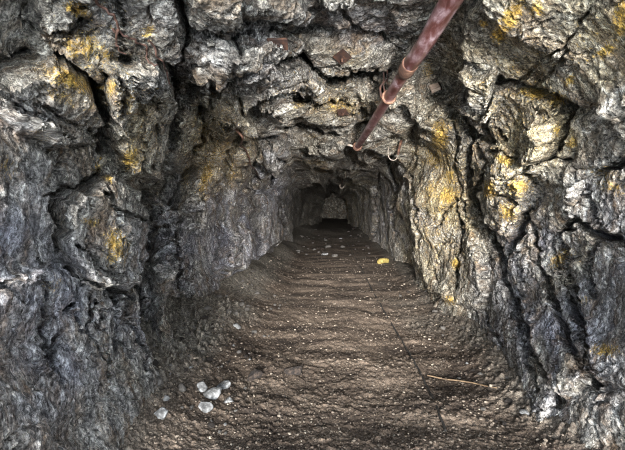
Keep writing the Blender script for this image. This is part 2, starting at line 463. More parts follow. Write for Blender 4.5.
# second, finer pass along the new faces
N = smooth_grid(grid_normals(P), 1)
if ((ctr - P) * N).sum() < 0: N = -N
F = P.reshape(-1, 3)
d2 = 0.0050 * ridged(np.stack([F @ FOL * 2.6, F @ T1, F @ T2], 1), 12.0, 5, 130, 0.7, pitch) + 0.0028 * ridged(F, 30.0, 3, 140, 0.65, pitch)
P = P + N * (d2.reshape(NP, NY) * stretch(P))[..., None]

# ------------------------------------------------------------------ what the rock is made of, place by place
OCHRE = [
    (90, 60, 60, 70, 0, .36), (140, 130, 30, 60, 0, .34), (215, 145, 36, 55, 0, .55), (320, 95, 70, 36, 0, .34), (445, 200, 40, 110, 0, .45), (520, 110, 60, 90, 0, .38), (510, 190, 40, 50, 0, .45), (600, 40, 60, 50, 0, .3), (590, 260, 50, 60, 0, .2),  # photo px centre, radii, turn (deg), strength : iron-stained / lichen patches
    (70, 80, 34, 10, 22, 1.0), (62, 96, 22, 8, 22, .6), (78, 10, 14, 8, 20, 1.0), (84, 46, 22, 16, 0, .9), (105, 55, 12, 9, 0, .8), (112, 88, 6, 10, 20, 1.0),
    (128, 100, 12, 18, 0, .6), (132, 158, 12, 14, 0, .9), (116, 244, 12, 18, 0, 1.0), (90, 222, 10, 5, 20, .9), (98, 166, 5, 9, 0, .8), (108, 178, 5, 4, 0, 1.), (148, 32, 8, 8, 0, .8),
    (6, 168, 10, 12, 0, .6), (40, 135, 14, 8, 20, .5), (50, 286, 20, 12, 0, .4), (110, 356, 26, 40, 0, .22), (186, 176, 6, 20, 10, .6), (206, 176, 7, 22, 12, .9), (232, 170, 6, 24, 14, .6), (250, 150, 6, 22, 14, .5),
    (196, 120, 10, 22, 0, .35), (220, 128, 12, 16, 0, .4), (300, 104, 8, 6, 0, .7), (340, 106, 24, 10, 10, .7), (350, 56, 26, 10, 0, .35), (312, 136, 10, 4, 0, .5), (316, 162, 14, 4, 0, .6),
    (365, 112, 10, 14, 0, .4), (345, 212, 3, 12, 0, 1.0), (320, 170, 16, 6, 0, .4),
    (510, 18, 9, 20, 30, 1.25), (498, 36, 8, 8, 0, 1.1), (537, 8, 7, 8, 20, 1.0), (484, 24, 5, 4, 0, .9), (604, 52, 12, 5, -25, 1.2), (622, 18, 8, 22, 10, 1.2), (570, 80, 5, 6, 0, 1.1),
    (536, 94, 12, 6, 10, 1.2), (556, 100, 12, 10, 0, .9), (524, 90, 5, 5, 0, 1.0), (572, 142, 6, 7, 0, 1.0), (556, 130, 5, 8, 0, .8), (505, 160, 10, 5, 20, 1.3), (490, 190, 7, 12, 0, 1.0), (518, 186, 14, 9, 0, 1.0), (508, 212, 12, 12, 0, .9),
    (440, 136, 10, 18, 0, 1.1), (436, 160, 14, 14, 0, .8), (448, 196, 10, 10, 0, 1.2), (432, 190, 9, 14, 0, .7), (450, 176, 6, 10, 0, .9), (456, 264, 5, 6, 0, 1.2), (450, 300, 8, 6, 0, .8), (426, 230, 8, 20, 0, .5), (452, 240, 12, 20, 0, .4),
    (560, 258, 14, 8, -40, .9), (604, 350, 16, 7, 0, .9), (610, 186, 16, 8, 20, .7), (584, 300, 10, 6, 0, .5), (428, 70, 6, 10, 0, .7), (415, 150, 6, 12, 0, .5), (600, 172, 20, 6, 10, .6),
]
BLUE = [(230, 60, 60, 40, 0, .5), (370, 30, 60, 30, 0, .5), (40, 330, 90, 90, 0, 1.0), (10, 230, 50, 60, 0, .9), (20, 120, 40, 30, 0, .5), (110, 330, 60, 70, 0, .7), (150, 20, 30, 24, 0, .6), (180, 260, 40, 60, 0, .8), (235, 240, 40, 60, 0, 1.0), (270, 200, 20, 50, 0, .8),
        (560, 330, 70, 80, 0, 1.0), (610, 240, 40, 60, 0, 1.0), (530, 260, 30, 50, 0, 1.0), (600, 320, 40, 60, 0, .8), (260, 50, 30, 16, 0, .3), (110, 20, 30, 20, 0, .5), (380, 215, 30, 40, 0, .5)]
TAN = [(560, 50, 110, 60, 0, .9), (482, 96, 26, 50, 0, 1.0), (530, 120, 60, 50, 0, .8), (440, 200, 40, 90, 0, .9), (345, 52, 34, 12, 0, .7), (330, 106, 40, 14, 0, .55), (140, 110, 26, 70, 0, .5), (70, 90, 50, 40, 20, .4),
       (200, 140, 30, 50, 0, .6), (245, 150, 20, 50, 0, .6), (400, 90, 20, 30, 0, .4), (540, 370, 40, 30, 0, .4), (570, 250, 50, 30, -40, .5), (300, 150, 60, 30, 0, .15), (360, 200, 16, 40, 0, .5)]
PALE = [(24, 278, 16, 8, 0, .2), (24, 192, 12, 12, 0, .4), (112, 20, 20, 10, 20, .6), (262, 50, 30, 8, 5, .4), (485, 90, 14, 30, 0, .6), (295, 68, 14, 8, 30, .5), (216, 136, 8, 5, 0, .8), (262, 120, 20, 6, -20, .6), (322, 158, 12, 3, 0, .9)]
VEIN = [([(640, 78), (612, 96), (600, 118), (584, 134)], 3.2, 1.0), ([(625, 150), (560, 190), (530, 200)], 4.5, .6), ([(592, 200), (560, 240), (540, 270)], 5.0, .6), ([(0, 194), (24, 196)], 4, .5)]

Fp = P.reshape(-1, 3)
u, v = project(Fp)
vis = (Fp[:, 1] > 0.3)
att = {'ochre': blobs(u, v, OCHRE) * vis, 'blue': blobs(u, v, BLUE) * vis, 'tan': blobs(u, v, TAN) * vis, 'pale': blobs(u, v, PALE) * vis}
ve = np.zeros(u.shape)
for pts, w, s in VEIN:
    ve = np.maximum(ve, s * np.exp(-(line_d(u, v, pts) / w) ** 2))
att['vein'] = ve * vis

def tag(o, label=None, cat=None, group=None, kind=None):
    if label: o['label'] = label
    if cat: o['category'] = cat
    if group: o['group'] = group
    if kind: o['kind'] = kind
    return o

def mesh_np(name, V, Fq, mat, parent=None, smooth=True, attrs=None):
    me = bpy.data.meshes.new(name)
    V = np.ascontiguousarray(V, dtype=f32); Fq = np.ascontiguousarray(Fq, dtype=np.int32)
    k = Fq.shape[1]
    me.vertices.add(len(V)); me.vertices.foreach_set('co', V.ravel())
    me.loops.add(Fq.size); me.loops.foreach_set('vertex_index', Fq.ravel())
    me.polygons.add(len(Fq))
    me.polygons.foreach_set('loop_start', np.arange(0, Fq.size, k, dtype=np.int32))
    me.polygons.foreach_set('use_smooth', np.full(len(Fq), smooth))
    me.update(calc_edges=True)
    for nm, a in (attrs or {}).items():
        at = me.attributes.new(nm, 'FLOAT', 'POINT')
        at.data.foreach_set('value', np.ascontiguousarray(a, dtype=f32))
    me.materials.append(mat)
    o = bpy.data.objects.new(name, me)
    COL.objects.link(o)
    if parent is not None: o.parent = parent
    return o

def grid_faces(a0, a1, NYn):
    i, j = np.meshgrid(np.arange(a1 - a0 - 1), np.arange(NYn - 1), indexing='ij')
    q = (i * NYn + j).ravel()
    return np.stack([q, q + 1, q + NYn + 1, q + NYn], 1)

# ------------------------------------------------------------------ materials
class NT:
    def __init__(s, name):
        s.m = bpy.data.materials.new(name); s.m.use_nodes = True
        s.t = s.m.node_tree; s.n = s.t.nodes; s.l = s.t.links
        s.bsdf = s.n['Principled BSDF']
    def node(s, typ, **kw):
        nd = s.n.new(typ)
        for k_, v_ in kw.items(): setattr(nd, k_, v_)
        return nd
    def put(s, val, sock):
        if isinstance(val, bpy.types.NodeSocket): s.l.new(val, sock)
        else: sock.default_value = val
    def attr(s, nm):
        return s.node('ShaderNodeAttribute', attribute_name=nm).outputs['Fac']
    def math(s, op, a, b=0.0, clamp=False):
        nd = s.node('ShaderNodeMath', operation=op, use_clamp=clamp)
        s.put(a, nd.inputs[0]); s.put(b, nd.inputs[1]); return nd.outputs[0]
    def mix(s, f, a, b, mode='MIX'):
        nd = s.node('ShaderNodeMix', data_type='RGBA', blend_type=mode)
        s.put(f, nd.inputs[0]); s.put(a, nd.inputs[6]); s.put(b, nd.inputs[7]); return nd.outputs[2]
    def coords(s, rot=None, scale=(1, 1, 1)):
        tc = s.node('ShaderNodeTexCoord').outputs['Object']
        mp = s.node('ShaderNodeMapping'); s.l.new(tc, mp.inputs[0])
        if rot: mp.inputs['Rotation'].default_value = rot
        mp.inputs['Scale'].default_value = scale
        return mp.outputs[0]
    def noise(s, vec, scale, detail=6, rough=0.6, dist=0.0):
        nd = s.node('ShaderNodeTexNoise'); s.l.new(vec, nd.inputs['Vector'])
        nd.inputs['Scale'].default_value = scale; nd.inputs['Detail'].default_value = detail
        nd.inputs['Roughness'].default_value = rough; nd.inputs['Distortion'].default_value = dist
        return nd.outputs['Fac']
    def ramp(s, f, stops):
        nd = s.node('ShaderNodeValToRGB'); s.l.new(f, nd.inputs[0])
        e = nd.color_ramp.elements
        while len(e) < len(stops): e.new(0.5)
        for el, (p, c) in zip(e, stops):
            el.position = p; el.color = c if len(c) == 4 else (*c, 1)
        return nd.outputs[0]
    def rng(s, f, a, b, c=0.0, d=1.0):
        nd = s.node('ShaderNodeMapRange'); s.put(f, nd.inputs[0])
        for k_, x in zip((1, 2, 3, 4), (a, b, c, d)): nd.inputs[k_].default_value = x
        return nd.outputs[0]
    def bump(s, h, strength, dist):
        nd = s.node('ShaderNodeBump'); s.l.new(h, nd.inputs['Height'])
        nd.inputs['Strength'].default_value = strength; nd.inputs['Distance'].default_value = dist
        s.l.new(nd.outputs[0], s.bsdf.inputs['Normal'])

def srgb(*c):
    return tuple(((x / 255) / 12.92 if x / 255 <= 0.04045 else ((x / 255 + 0.055) / 1.055) ** 2.4) for x in c) + (1,)

def rock_material():
    t = NT('schist')
    iso = t.coords()
    bed = t.coords(rot=(math.radians(-32), math.radians(8), 0), scale=(1, 3.2, 1))
    n1 = t.noise(iso, 2.2, 8, 0.62, 0.4)
    n2 = t.noise(bed, 9, 9, 0.68, 0.6)
    n3 = t.noise(iso, 60, 5, 0.7)
    n4 = t.noise(bed, 40, 6, 0.7, 0.3)
    grey = t.ramp(n2, [(0.36, srgb(68, 65, 61)), (0.47, srgb(114, 110, 103)), (0.56, srgb(152, 148, 140)), (0.68, srgb(198, 195, 188))])
    blue = t.ramp(n2, [(0.36, srgb(80, 79, 90)), (0.47, srgb(124, 125, 136)), (0.56, srgb(162, 164, 177)), (0.68, srgb(210, 212, 221))])
    tan = t.ramp(n2, [(0.36, srgb(94, 82, 58)), (0.47, srgb(152, 137, 102)), (0.56, srgb(186, 172, 136)), (0.68, srgb(220, 211, 182))])
    fb = t.math('MULTIPLY', t.attr('blue'), t.rng(n1, .32, .6), True)
    ft = t.math('MULTIPLY', t.attr('tan'), t.rng(n1, .62, .36), True)
    c = t.mix(fb, grey, blue); c = t.mix(ft, c, tan)
    # brown weathering film wandering over the rock
    c = t.mix(t.math('MULTIPLY', t.rng(t.noise(bed, 3.1, 7, .65, .5), .48, .66), .52), c, t.mix(n4, srgb(76, 56, 38), srgb(150, 118, 80)))
    # ochre stain
    on = t.noise(bed, 34, 9, .80, .5)
    fo = t.math('ADD', t.math('MULTIPLY', t.attr('ochre'), .77), t.math('MULTIPLY', t.math('SUBTRACT', on, .5), 3.2))
    fo = t.math('MULTIPLY', t.rng(fo, .36, .72), t.rng(t.attr('ochre'), .06, .25))
    oc = t.ramp(t.noise(iso, 22, 6, .7), [(.3, srgb(120, 92, 40)), (.5, srgb(188, 150, 58)), (.7, srgb(226, 196, 104))])
    c = t.mix(t.math('MULTIPLY', fo, .85), c, oc)
    # quartz veins, and pale patches blended to the same tone
    fv = t.math('MULTIPLY', t.attr('vein'), t.rng(t.noise(iso, 26, 5, .7), .42, .56))
    fp = t.math('MULTIPLY', t.attr('pale'), t.rng(n2, .40, .62))
    c = t.mix(t.math('MAXIMUM', fv, t.math('MULTIPLY', fp, .7)), c, srgb(206, 204, 198))
    # dark lines along the bedding, painting in the shade of hairline cracks
    for sc_, wd_, am_ in ((7, .020, .75), (18, .030, .7), (44, .04, .6)):
        sn_ = t.noise(bed, sc_, 5, .62, .8)
        ln_ = t.rng(t.math('ABSOLUTE', t.math('SUBTRACT', sn_, .5)), wd_, .0)
        ln_ = t.math('MULTIPLY', ln_, t.rng(t.noise(iso, sc_ * .45, 3, .5), .46, .6))
        c = t.mix(t.math('MULTIPLY', ln_, am_), c, srgb(34, 31, 29))
    # grain
    c = t.mix(1.0, c, t.ramp(n3, [(.38, (.40, .40, .40)), (.49, (1., 1., 1.)), (.62, (1.6, 1.59, 1.56))]), 'MULTIPLY')
    c = t.mix(1.0, c, t.ramp(n4, [(.37, (.34, .33, .32)), (.47, (1., 1., 1.)), (.62, (1.5, 1.5, 1.48))]), 'MULTIPLY')
    t.l.new(c, t.bsdf.inputs['Base Color'])
    t.put(t.rng(n2, .3, .7, .85, .52), t.bsdf.inputs['Roughness'])
    t.bsdf.inputs['Specular IOR Level'].default_value = 0.35
    h = t.math('ADD', t.math('MULTIPLY', n4, .6), t.math('MULTIPLY', n3, .35))
    h = t.math('ADD', h, n2)
    t.bump(h, 1.0, 0.030)
    return t.m

ROCK = rock_material()

def floor_material():
    t = NT('trodden_earth')
    iso = t.coords(); across = t.coords(scale=(0.45, 1.6, 1))
    a = t.noise(across, 3.2, 8, .65, .3); b = t.noise(iso, 95, 4, .75); c2 = t.noise(iso, 30, 5, .7)
    c = t.ramp(a, [(.36, srgb(48, 40, 35)), (.5, srgb(82, 71, 62)), (.62, srgb(110, 97, 86))])
    c = t.mix(t.attr('edge'), c, t.ramp(c2, [(.3, srgb(56, 53, 50)), (.5, srgb(98, 93, 86)), (.7, srgb(150, 144, 134))]))
    c = t.mix(1.0, c, t.ramp(b, [(.38, (.42, .42, .42)), (.5, (.95, .94, .92)), (.62, (1.5, 1.46, 1.4))]), 'MULTIPLY')
    sp = t.node('ShaderNodeTexVoronoi'); t.l.new(iso, sp.inputs['Vector']); sp.inputs['Scale'].default_value = 70
    wn = t.node('ShaderNodeTexWhiteNoise'); t.l.new(sp.outputs['Position'], wn.inputs['Vector'])
    chip = t.math('MULTIPLY', t.rng(wn.outputs['Value'], .88, .9), t.rng(sp.outputs['Distance'], .45, .3))
    c = t.mix(t.math('MULTIPLY', chip, .4), c, srgb(166, 150, 130))
    t.l.new(c, t.bsdf.inputs['Base Color'])
    t.bsdf.inputs['Roughness'].default_value = 0.86
    t.bsdf.inputs['Specular IOR Level'].default_value = 0.25
    h = t.math('ADD', t.math('MULTIPLY', b, .5), t.math('ADD', c2, t.math('MULTIPLY', chip, .5)))
    t.bump(h, 0.8, 0.014)
    return t.m
EARTH = floor_material()

def simple(name, stops, scale, rough=.7, metal=0.0, bump=.3, dist=.003, stretch=(1, 1, 1), detail=7):
    t = NT(name)
    n = t.noise(t.coords(scale=stretch), scale, detail, .65, .3)
    t.l.new(t.ramp(n, stops), t.bsdf.inputs['Base Color'])
    t.bsdf.inputs['Roughness'].default_value = rough; t.bsdf.inputs['Metallic'].default_value = metal
    t.bump(n, bump, dist)
    return t.m

# ------------------------------------------------------------------ shell: left wall, roof, right wall
cutR = int(np.argmin(np.abs(ph2 - math.radians(47)))); cutL = int(np.argmin(np.abs(ph2 - math.radians(131))))
def shell(name, a0, a1, label, cat):
    sl = np.arange(a0 * NY, a1 * NY)
    o = mesh_np(name, Fp[sl], grid_faces(a0, a1, NY), ROCK, attrs={k_: a[sl] for k_, a in att.items()})
    return tag(o, label, cat, kind='structure')
shell('wall_right', 0, cutR + 1, 'rough right rock wall of the mine tunnel with yellow patches', 'rock wall')
shell('ceiling', cutR, cutL + 1, 'jagged layered rock roof of the mine tunnel', 'rock ceiling')
shell('wall_left', cutL, NP, 'rough bluish grey left rock wall of the mine tunnel', 'rock wall')

# end of the heading
gy, gz = np.meshgrid(np.linspace(-2.4, 2.4, 120), np.linspace(-0.8, 3.4, 120), indexing='ij')
E = np.stack([gy, np.full_like(gy, 32.0), gz], -1).reshape(-1, 3)
E[:, 1] += 0.9 * fbm(E, 0.8, 4, 200) - 0.5 * np.abs(E[:, 0])
o = mesh_np('wall_back', E, grid_faces(0, 120, 120)[:, ::-1], ROCK, attrs={k_: np.zeros(len(E)) for k_ in att})
tag(o, 'dim rock face closing the far end of the tunnel', 'rock wall', kind='structure')

# ------------------------------------------------------------------ floor
NXf, NYf = 620, 900
yf = np.concatenate([np.linspace(-1.6, 0.9, 50)[:-1], 1.0 / np.linspace(1 / 0.9, 1 / 33.0, NYf - 49)])
xf = np.linspace(-1, 1, NXf); xf = np.sign(xf) * np.abs(xf) ** 1.0
X, Yg = np.meshgrid(xf, yf, indexing='ij')
X = X * 2.3

def floor_z(X, Yg, pitch=None):
    p = np.stack([X, Yg, 0 * X], -1).reshape(-1, 3)
    z = 0.05 * fbm(p, 0.55, 3, 300) * 1.2
    # low swells where the sleepers lay
    w = p[:, 1] / 0.62 + 0.30 * perlin(p * np.array([.9, .5, 1]), 305) + .2 * perlin(p * 2.2, 306)
    rip = np.cos(2 * math.pi * w)
    x = p[:, 0]
    mid = sstep(-1.25, -0.75, x) * (1 - sstep(1.0, 1.5, x))
    z += 0.016 * rip * mid * (0.55 + 0.8 * perlin(p * np.array([1.3, 0.9, 1]), 307)) * (1 - sstep(9, 14, p[:, 1]))
    z += 0.016 * fbm(p * np.array([0.8, 1.5, 1]), 2.2, 3, 308)
    # rubble banked against the walls
    lft = (0.60 * sstep(-0.80, -1.9, x) + .10 * sstep(-.6, -1.1, x)) * (0.8 + .5 * perlin(p * 0.8, 309)) * (1 - 0.5 * sstep(8, 13, p[:, 1]))
    rgt = 0.30 * sstep(1.0, 1.75, x) * (0.8 + .5 * perlin(p * 0.9, 310)) * (1 - 0.6 * sstep(5, 8, p[:, 1]))
    z += lft + rgt
    z += 0.10 * sstep(13, 16, p[:, 1]) * np.exp(-((p[:, 1] - 17) / 2.2) ** 2)
    edge = np.clip(sstep(-0.75, -1.15, x) + sstep(1.05, 1.5, x) + 0.9 * perlin(p * 1.5, 311) * sstep(.4, .9, np.abs(x)) + .5 * sstep(11, 15, p[:, 1]), 0, 1)
    if pitch is not None:
        fine = 0.010 * fbm(p, 9, 3, 320, .6, pitch) + 0.008 * fbm(p, 34, 3, 330, .7, pitch)
        for fq, a, s in ((16, .022, 340), (34, .013, 350)):
            gap, off, r = worley(p * fq, s)
            dd = np.sqrt((off[:, :2] ** 2).sum(1))
            fine += a * (r[:, 0] > .62) * np.clip(1 - (dd / (.25 + .22 * r[:, 1])) ** 2, 0, 1) ** .6 * (0.4 + 0.9 * edge) * fade(.5 / fq, pitch)
        z += fine * (1 + 0.8 * edge)
    return z.reshape(np.shape(X)), edge.reshape(np.shape(X))

Z, EDG = floor_z(X, Yg, (np.maximum(np.abs(Yg), 0.6) / 330).reshape(-1))
FL = np.stack([X, Yg, Z], -1).reshape(-1, 3)
o = mesh_np('floor', FL, grid_faces(0, NXf, NYf)[:, ::-1], EARTH, attrs={'edge': EDG.ravel()})
tag(o, 'brown trodden gravelly earth floor of the mine tunnel', 'floor', kind='structure')

def ground(x, y):
    i = np.clip((x / 2.3 + 1) / 2 * (NXf - 1), 0, NXf - 1); j = np.interp(y, yf, np.arange(NYf))
    i0_, j0_ = int(i), int(j)
    sub = Z[max(i0_ - 1, 0):i0_ + 3, max(j0_ - 1, 0):j0_ + 3]
    return float(sub.mean())

def on_floor(u_, v_):
    """where the line of sight through a photo pixel meets the floor"""
    z = 0.0
    for _ in range(8):
        d_ = FWD + RGT * (u_ - 312.5) / FPX + UPV * (225.0 - v_) / FPX
        k_ = (z - CAM[2]) / d_[2]
        p = CAM + d_ * k_
        z = ground(p[0], p[1])
    return np.array([p[0], p[1], z])

GRID = P                        # the finished rock surface
Ug, Vg = project(Fp)
def on_rock(u_, v_):
    """nearest point of the rock surface seen at a photo pixel, and its outward normal"""
    dd = (Ug - u_) ** 2 + (Vg - v_) ** 2
    ok = np.where((dd < 6) & (Fp[:, 1] > 0.4))[0]
    if len(ok) == 0: ok = np.array([np.argmin(np.where(Fp[:, 1] > .4, dd, 1e9))])
    k_ = ok[np.argmin(Fp[ok, 1])]
    a_, b_ = divmod(int(k_), NY)
    s_ = 10
    i_, j_ = np.clip(a_, s_, NP - s_ - 1), np.clip(b_, s_, NY - s_ - 1)
    n_ = np.cross(GRID[i_ + s_, j_] - GRID[i_ - s_, j_], GRID[i_, j_ + s_] - GRID[i_, j_ - s_])
    n_ /= np.linalg.norm(n_)
    c_ = np.array([0, Fp[k_, 1] - 0.5, CAM[2]]) - Fp[k_]
    if n_ @ c_ < 0: n_ = -n_
    return Fp[k_].copy(), n_

# ------------------------------------------------------------------ loose things
import bmesh

def tube_mesh(pts, rad, seg=12, sub=6, wob=0.0, seed=0):
    """round rod through points (smooth curve), closed at both ends"""
    pts = np.array(pts, float); n = len(pts)
    rad = np.full(n, rad) if np.isscalar(rad) else np.array(rad, float)
    tq = np.linspace(0, n - 1, (n - 1) * sub + 1)
    def cr(A):
        out = []
        for t_ in tq:
            i = min(int(t_), n - 2); f = t_ - i
            p0, p1, p2, p3 = A[max(i - 1, 0)], A[i], A[i + 1], A[min(i + 2, n - 1)]
            out.append(0.5 * (2 * p1 + (p2 - p0) * f + (2 * p0 - 5 * p1 + 4 * p2 - p3) * f * f + (3 * p1 - p0 - 3 * p2 + p3) * f ** 3))
        return np.array(out)
    C = cr(pts) if n > 2 else pts[0] + (pts[1] - pts[0]) * tq[:, None]
    r = np.interp(tq, np.arange(n), rad)
    if wob: C = C + wob * np.stack([perlin(C * 9 + 3.3 * k_, 700 + seed + k_) for k_ in range(3)], 1)
    T = np.gradient(C, axis=0); T /= np.linalg.norm(T, axis=1, keepdims=True)
    u_ = np.cross(T[0], [0.3, 0.2, 0.93]); u_ /= np.linalg.norm(u_)
    V = []
    for i in range(len(C)):
        u_ = u_ - T[i] * (u_ @ T[i]); u_ /= np.linalg.norm(u_)
        w_ = np.cross(T[i], u_)
        for k_ in range(seg):
            a_ = 2 * math.pi * k_ / seg
            V.append(C[i] + r[i] * (math.cos(a_) * u_ + math.sin(a_) * w_))
    F_ = []
    for i in range(len(C) - 1):
        for k_ in range(seg):
            F_.append((i * seg + k_, i * seg + (k_ + 1) % seg, (i + 1) * seg + (k_ + 1) % seg, (i + 1) * seg + k_))
    return V, F_ + [tuple(range(seg))[::-1], tuple((len(C) - 1) * seg + k_ for k_ in range(seg))]

def obj(name, VF, mat, parent=None, smooth=True, bevel=0.0):
    me = bpy.data.meshes.new(name)
    me.from_pydata([tuple(map(float, p)) for p in VF[0]], [], VF[1])
    for p in me.polygons: p.use_smooth = smooth and len(p.vertices) <= 4
    me.materials.append(mat)
    o_ = bpy.data.objects.new(name, me); COL.objects.link(o_)
    if parent is not None:
        o_.parent = parent
        o_.matrix_parent_inverse = parent.matrix_world.inverted()
    if bevel:
        m_ = o_.modifiers.new('edge', 'BEVEL'); m_.width = bevel; m_.segments = 2
    return o_

def joined(*vfs):
    V, F_ = [], []
    for v_, f_ in vfs:
        k_ = len(V); V += list(v_); F_ += [tuple(i + k_ for i in q) for q in f_]
    return V, F_

def root_at(name, p):
    e = bpy.data.objects.new(name, None); COL.objects.link(e)
    e.location = tuple(map(float, p)); e.empty_display_size = 0.05
    e.matrix_world = Matrix.Translation(Vector(tuple(map(float, p))))
    return e

def box(c, ax, ay, az, hx, hy, hz):
    V = [c + sx * hx * ax + sy * hy * ay + sz * hz * az for sx in (-1, 1) for sy in (-1, 1) for sz in (-1, 1)]
    return V, [(0, 1, 3, 2), (4, 6, 7, 5), (0, 4, 5, 1), (2, 3, 7, 6), (0, 2, 6, 4), (1, 5, 7, 3)]

def frame_of(n):
    a_ = np.cross(n, [0, 0, 1.0]) if abs(n[2]) < .9 else np.cross(n, [0, 1.0, 0])
    a_ /= np.linalg.norm(a_)
    return a_, np.cross(n, a_)

PAINT = simple('pipe_paint_and_sheen', [(.34, srgb(58, 30, 24)), (.45, srgb(84, 50, 46)), (.54, srgb(112, 84, 86)), (.66, srgb(156, 136, 140))], 20, .30, 0.0, .5, .003, (1, .45, 1), 10)  # old paint and rust; palest stops put the pipe's sheen into the colour
RUST = simple('rust', [(.3, srgb(24, 15, 11)), (.5, srgb(48, 28, 19)), (.7, srgb(84, 52, 33))], 30, .85, 0.0, .6, .004)
RUSTPALE = simple('flaking_rust', [(.3, srgb(52, 32, 24)), (.5, srgb(88, 60, 46)), (.7, srgb(136, 104, 84))], 24, .8, 0.0, .6, .004)
PALEWIRE = simple('pale_wire', [(.3, srgb(104, 92, 80)), (.6, srgb(160, 148, 136))], 40, .5)
WOOD = simple('pale_wood', [(.3, srgb(180, 140, 112)), (.5, srgb(226, 196, 176)), (.7, srgb(244, 228, 216))], 20, .7, 0, .4, .003, (1, 1, 4))
OLDWOOD = simple('weathered_wood', [(.3, srgb(64, 50, 36)), (.5, srgb(104, 84, 62)), (.7, srgb(138, 116, 90))], 22, .8)
ROOTM = simple('root_bark', [(.3, srgb(42, 27, 22)), (.5, srgb(72, 48, 38)), (.7, srgb(104, 77, 64))], 30, .8)
CABLE = simple('dark_rubber', [(.3, srgb(20, 19, 18)), (.7, srgb(46, 42, 38))], 40, .7)
STONE_PALE = simple('pale_stone', [(.36, srgb(60, 60, 60)), (.5, srgb(104, 103, 102)), (.62, srgb(156, 156, 156))], 22, .75, 0, .5, .006)
STONE_GREY = simple('grey_stone', [(.3, srgb(44, 42, 40)), (.5, srgb(76, 72, 68)), (.7, srgb(112, 107, 101))], 22, .8, 0, .5, .006)
STONE_DARK = simple('dark_clod', [(.38, srgb(22, 17, 15)), (.5, srgb(40, 32, 27)), (.62, srgb(66, 55, 47))], 40, .95, 0, .9, .02)
STONE_OCHRE = simple('yellow_stone', [(.3, srgb(84, 72, 32)), (.5, srgb(128, 112, 56)), (.7, srgb(170, 154, 92))], 26, .75, 0, .5, .006)

# --- the pipe slung under the roof
pa, pb = pix(453, -3, 1.50), pix(357, 147, 4.6)
pdir = (pb - pa) / np.linalg.norm(pb - pa)
def along_pipe(t_): return pa + (pb - pa) * t_
def pipe_t(v_):                                   # where the pipe passes photo row v_
    best = min(np.linspace(-.4, 1, 700), key=lambda t_: abs(project(along_pipe(t_)[None])[1][0] - v_) if along_pipe(t_)[1] > .5 else 1e9)
    return best
PR = 0.040
pipe = root_at('pipe', pb)
tag(pipe, 'long rusty maroon metal pipe slung under the tunnel roof', 'pipe')
t_col, t_clamp = pipe_t(68), pipe_t(97)
start = pa - pdir * 1.05
sag = np.array([0, 0, -0.012])
obj('tube', tube_mesh([start, along_pipe(0.0), along_pipe(t_col * .5) + sag, along_pipe(t_col)], [PR * 1.06, PR * 1.06, PR * 1.05, PR * 1.04], 28, 8), PAINT, pipe)
obj('tube', tube_mesh([along_pipe(t_col - .001), along_pipe((t_col + t_clamp) / 2), along_pipe(t_clamp), along_pipe(.75) + sag * .5, along_pipe(1.0)], [PR * .93] * 3 + [PR * .95, PR * .95], 28, 8), PAINT, pipe)
obj('coupling', joined(tube_mesh([along_pipe(t_col) - pdir * .075, along_pipe(t_col) - pdir * .06, along_pipe(t_col) + pdir * .045, along_pipe(t_col) + pdir * .06], [PR * 1.08, PR * 1.2, PR * 1.2, PR * 1.0], 28, 2)), RUSTPALE, pipe)
def ring(c, n, r, thick, seg=36):
    a_, b_ = frame_of(n)
    pts = [c + r * (math.cos(q) * a_ + math.sin(q) * b_) for q in np.linspace(0, 2 * math.pi, seg)]
    return tube_mesh(pts, thick, 8, 1)
obj('clamp', joined(ring(along_pipe(t_clamp), pdir, PR * 1.08, .011), ring(along_pipe(t_clamp) + pdir * .02, pdir, PR * 1.06, .008)), RUSTPALE, pipe)
obj('clamp', joined(ring(along_pipe(.985), pdir, PR * 1.15, .014), ring(along_pipe(.975), pdir, PR * 1.1, .010)), RUSTPALE, pipe)
ec = along_pipe(.985); ea, eb = frame_of(pdir)
obj('clamp_bolt', joined(tube_mesh([ec - RGT * .045, ec - RGT * .12 + UPV * .02], .014, 10, 2)), PALEWIRE, pipe)
hp, hn = on_rock(384, 60)
top = along_pipe(t_clamp) + np.array([0, 0, PR * 1.1])
hang = np.array([top[0] - .02, top[1] + .12, max(hp[2], top[2] + .2)])
hang = pix(384, 62, top[1] + .06)
obj('hanger_wire', joined(tube_mesh([top + [-.03, 0, -.02], top + [-.045, .02, .06], (top + hang) / 2 + [-.02, 0, 0], hang + [-.01, 0, .05]], .006, 7, 8, .012, 3),
                          tube_mesh([top + [.02, 0, 0], top + [-.01, .02, .07], (top + hang) / 2 + [.012, 0, .0], hang + [.01, 0, .05]], .006, 7, 8, .012, 8),
                          tube_mesh([top + [-.05, .01, -.05], top + [-.06, .02, .03], top + [-.015, .02, .085]], .008, 7, 8)), RUST, pipe)

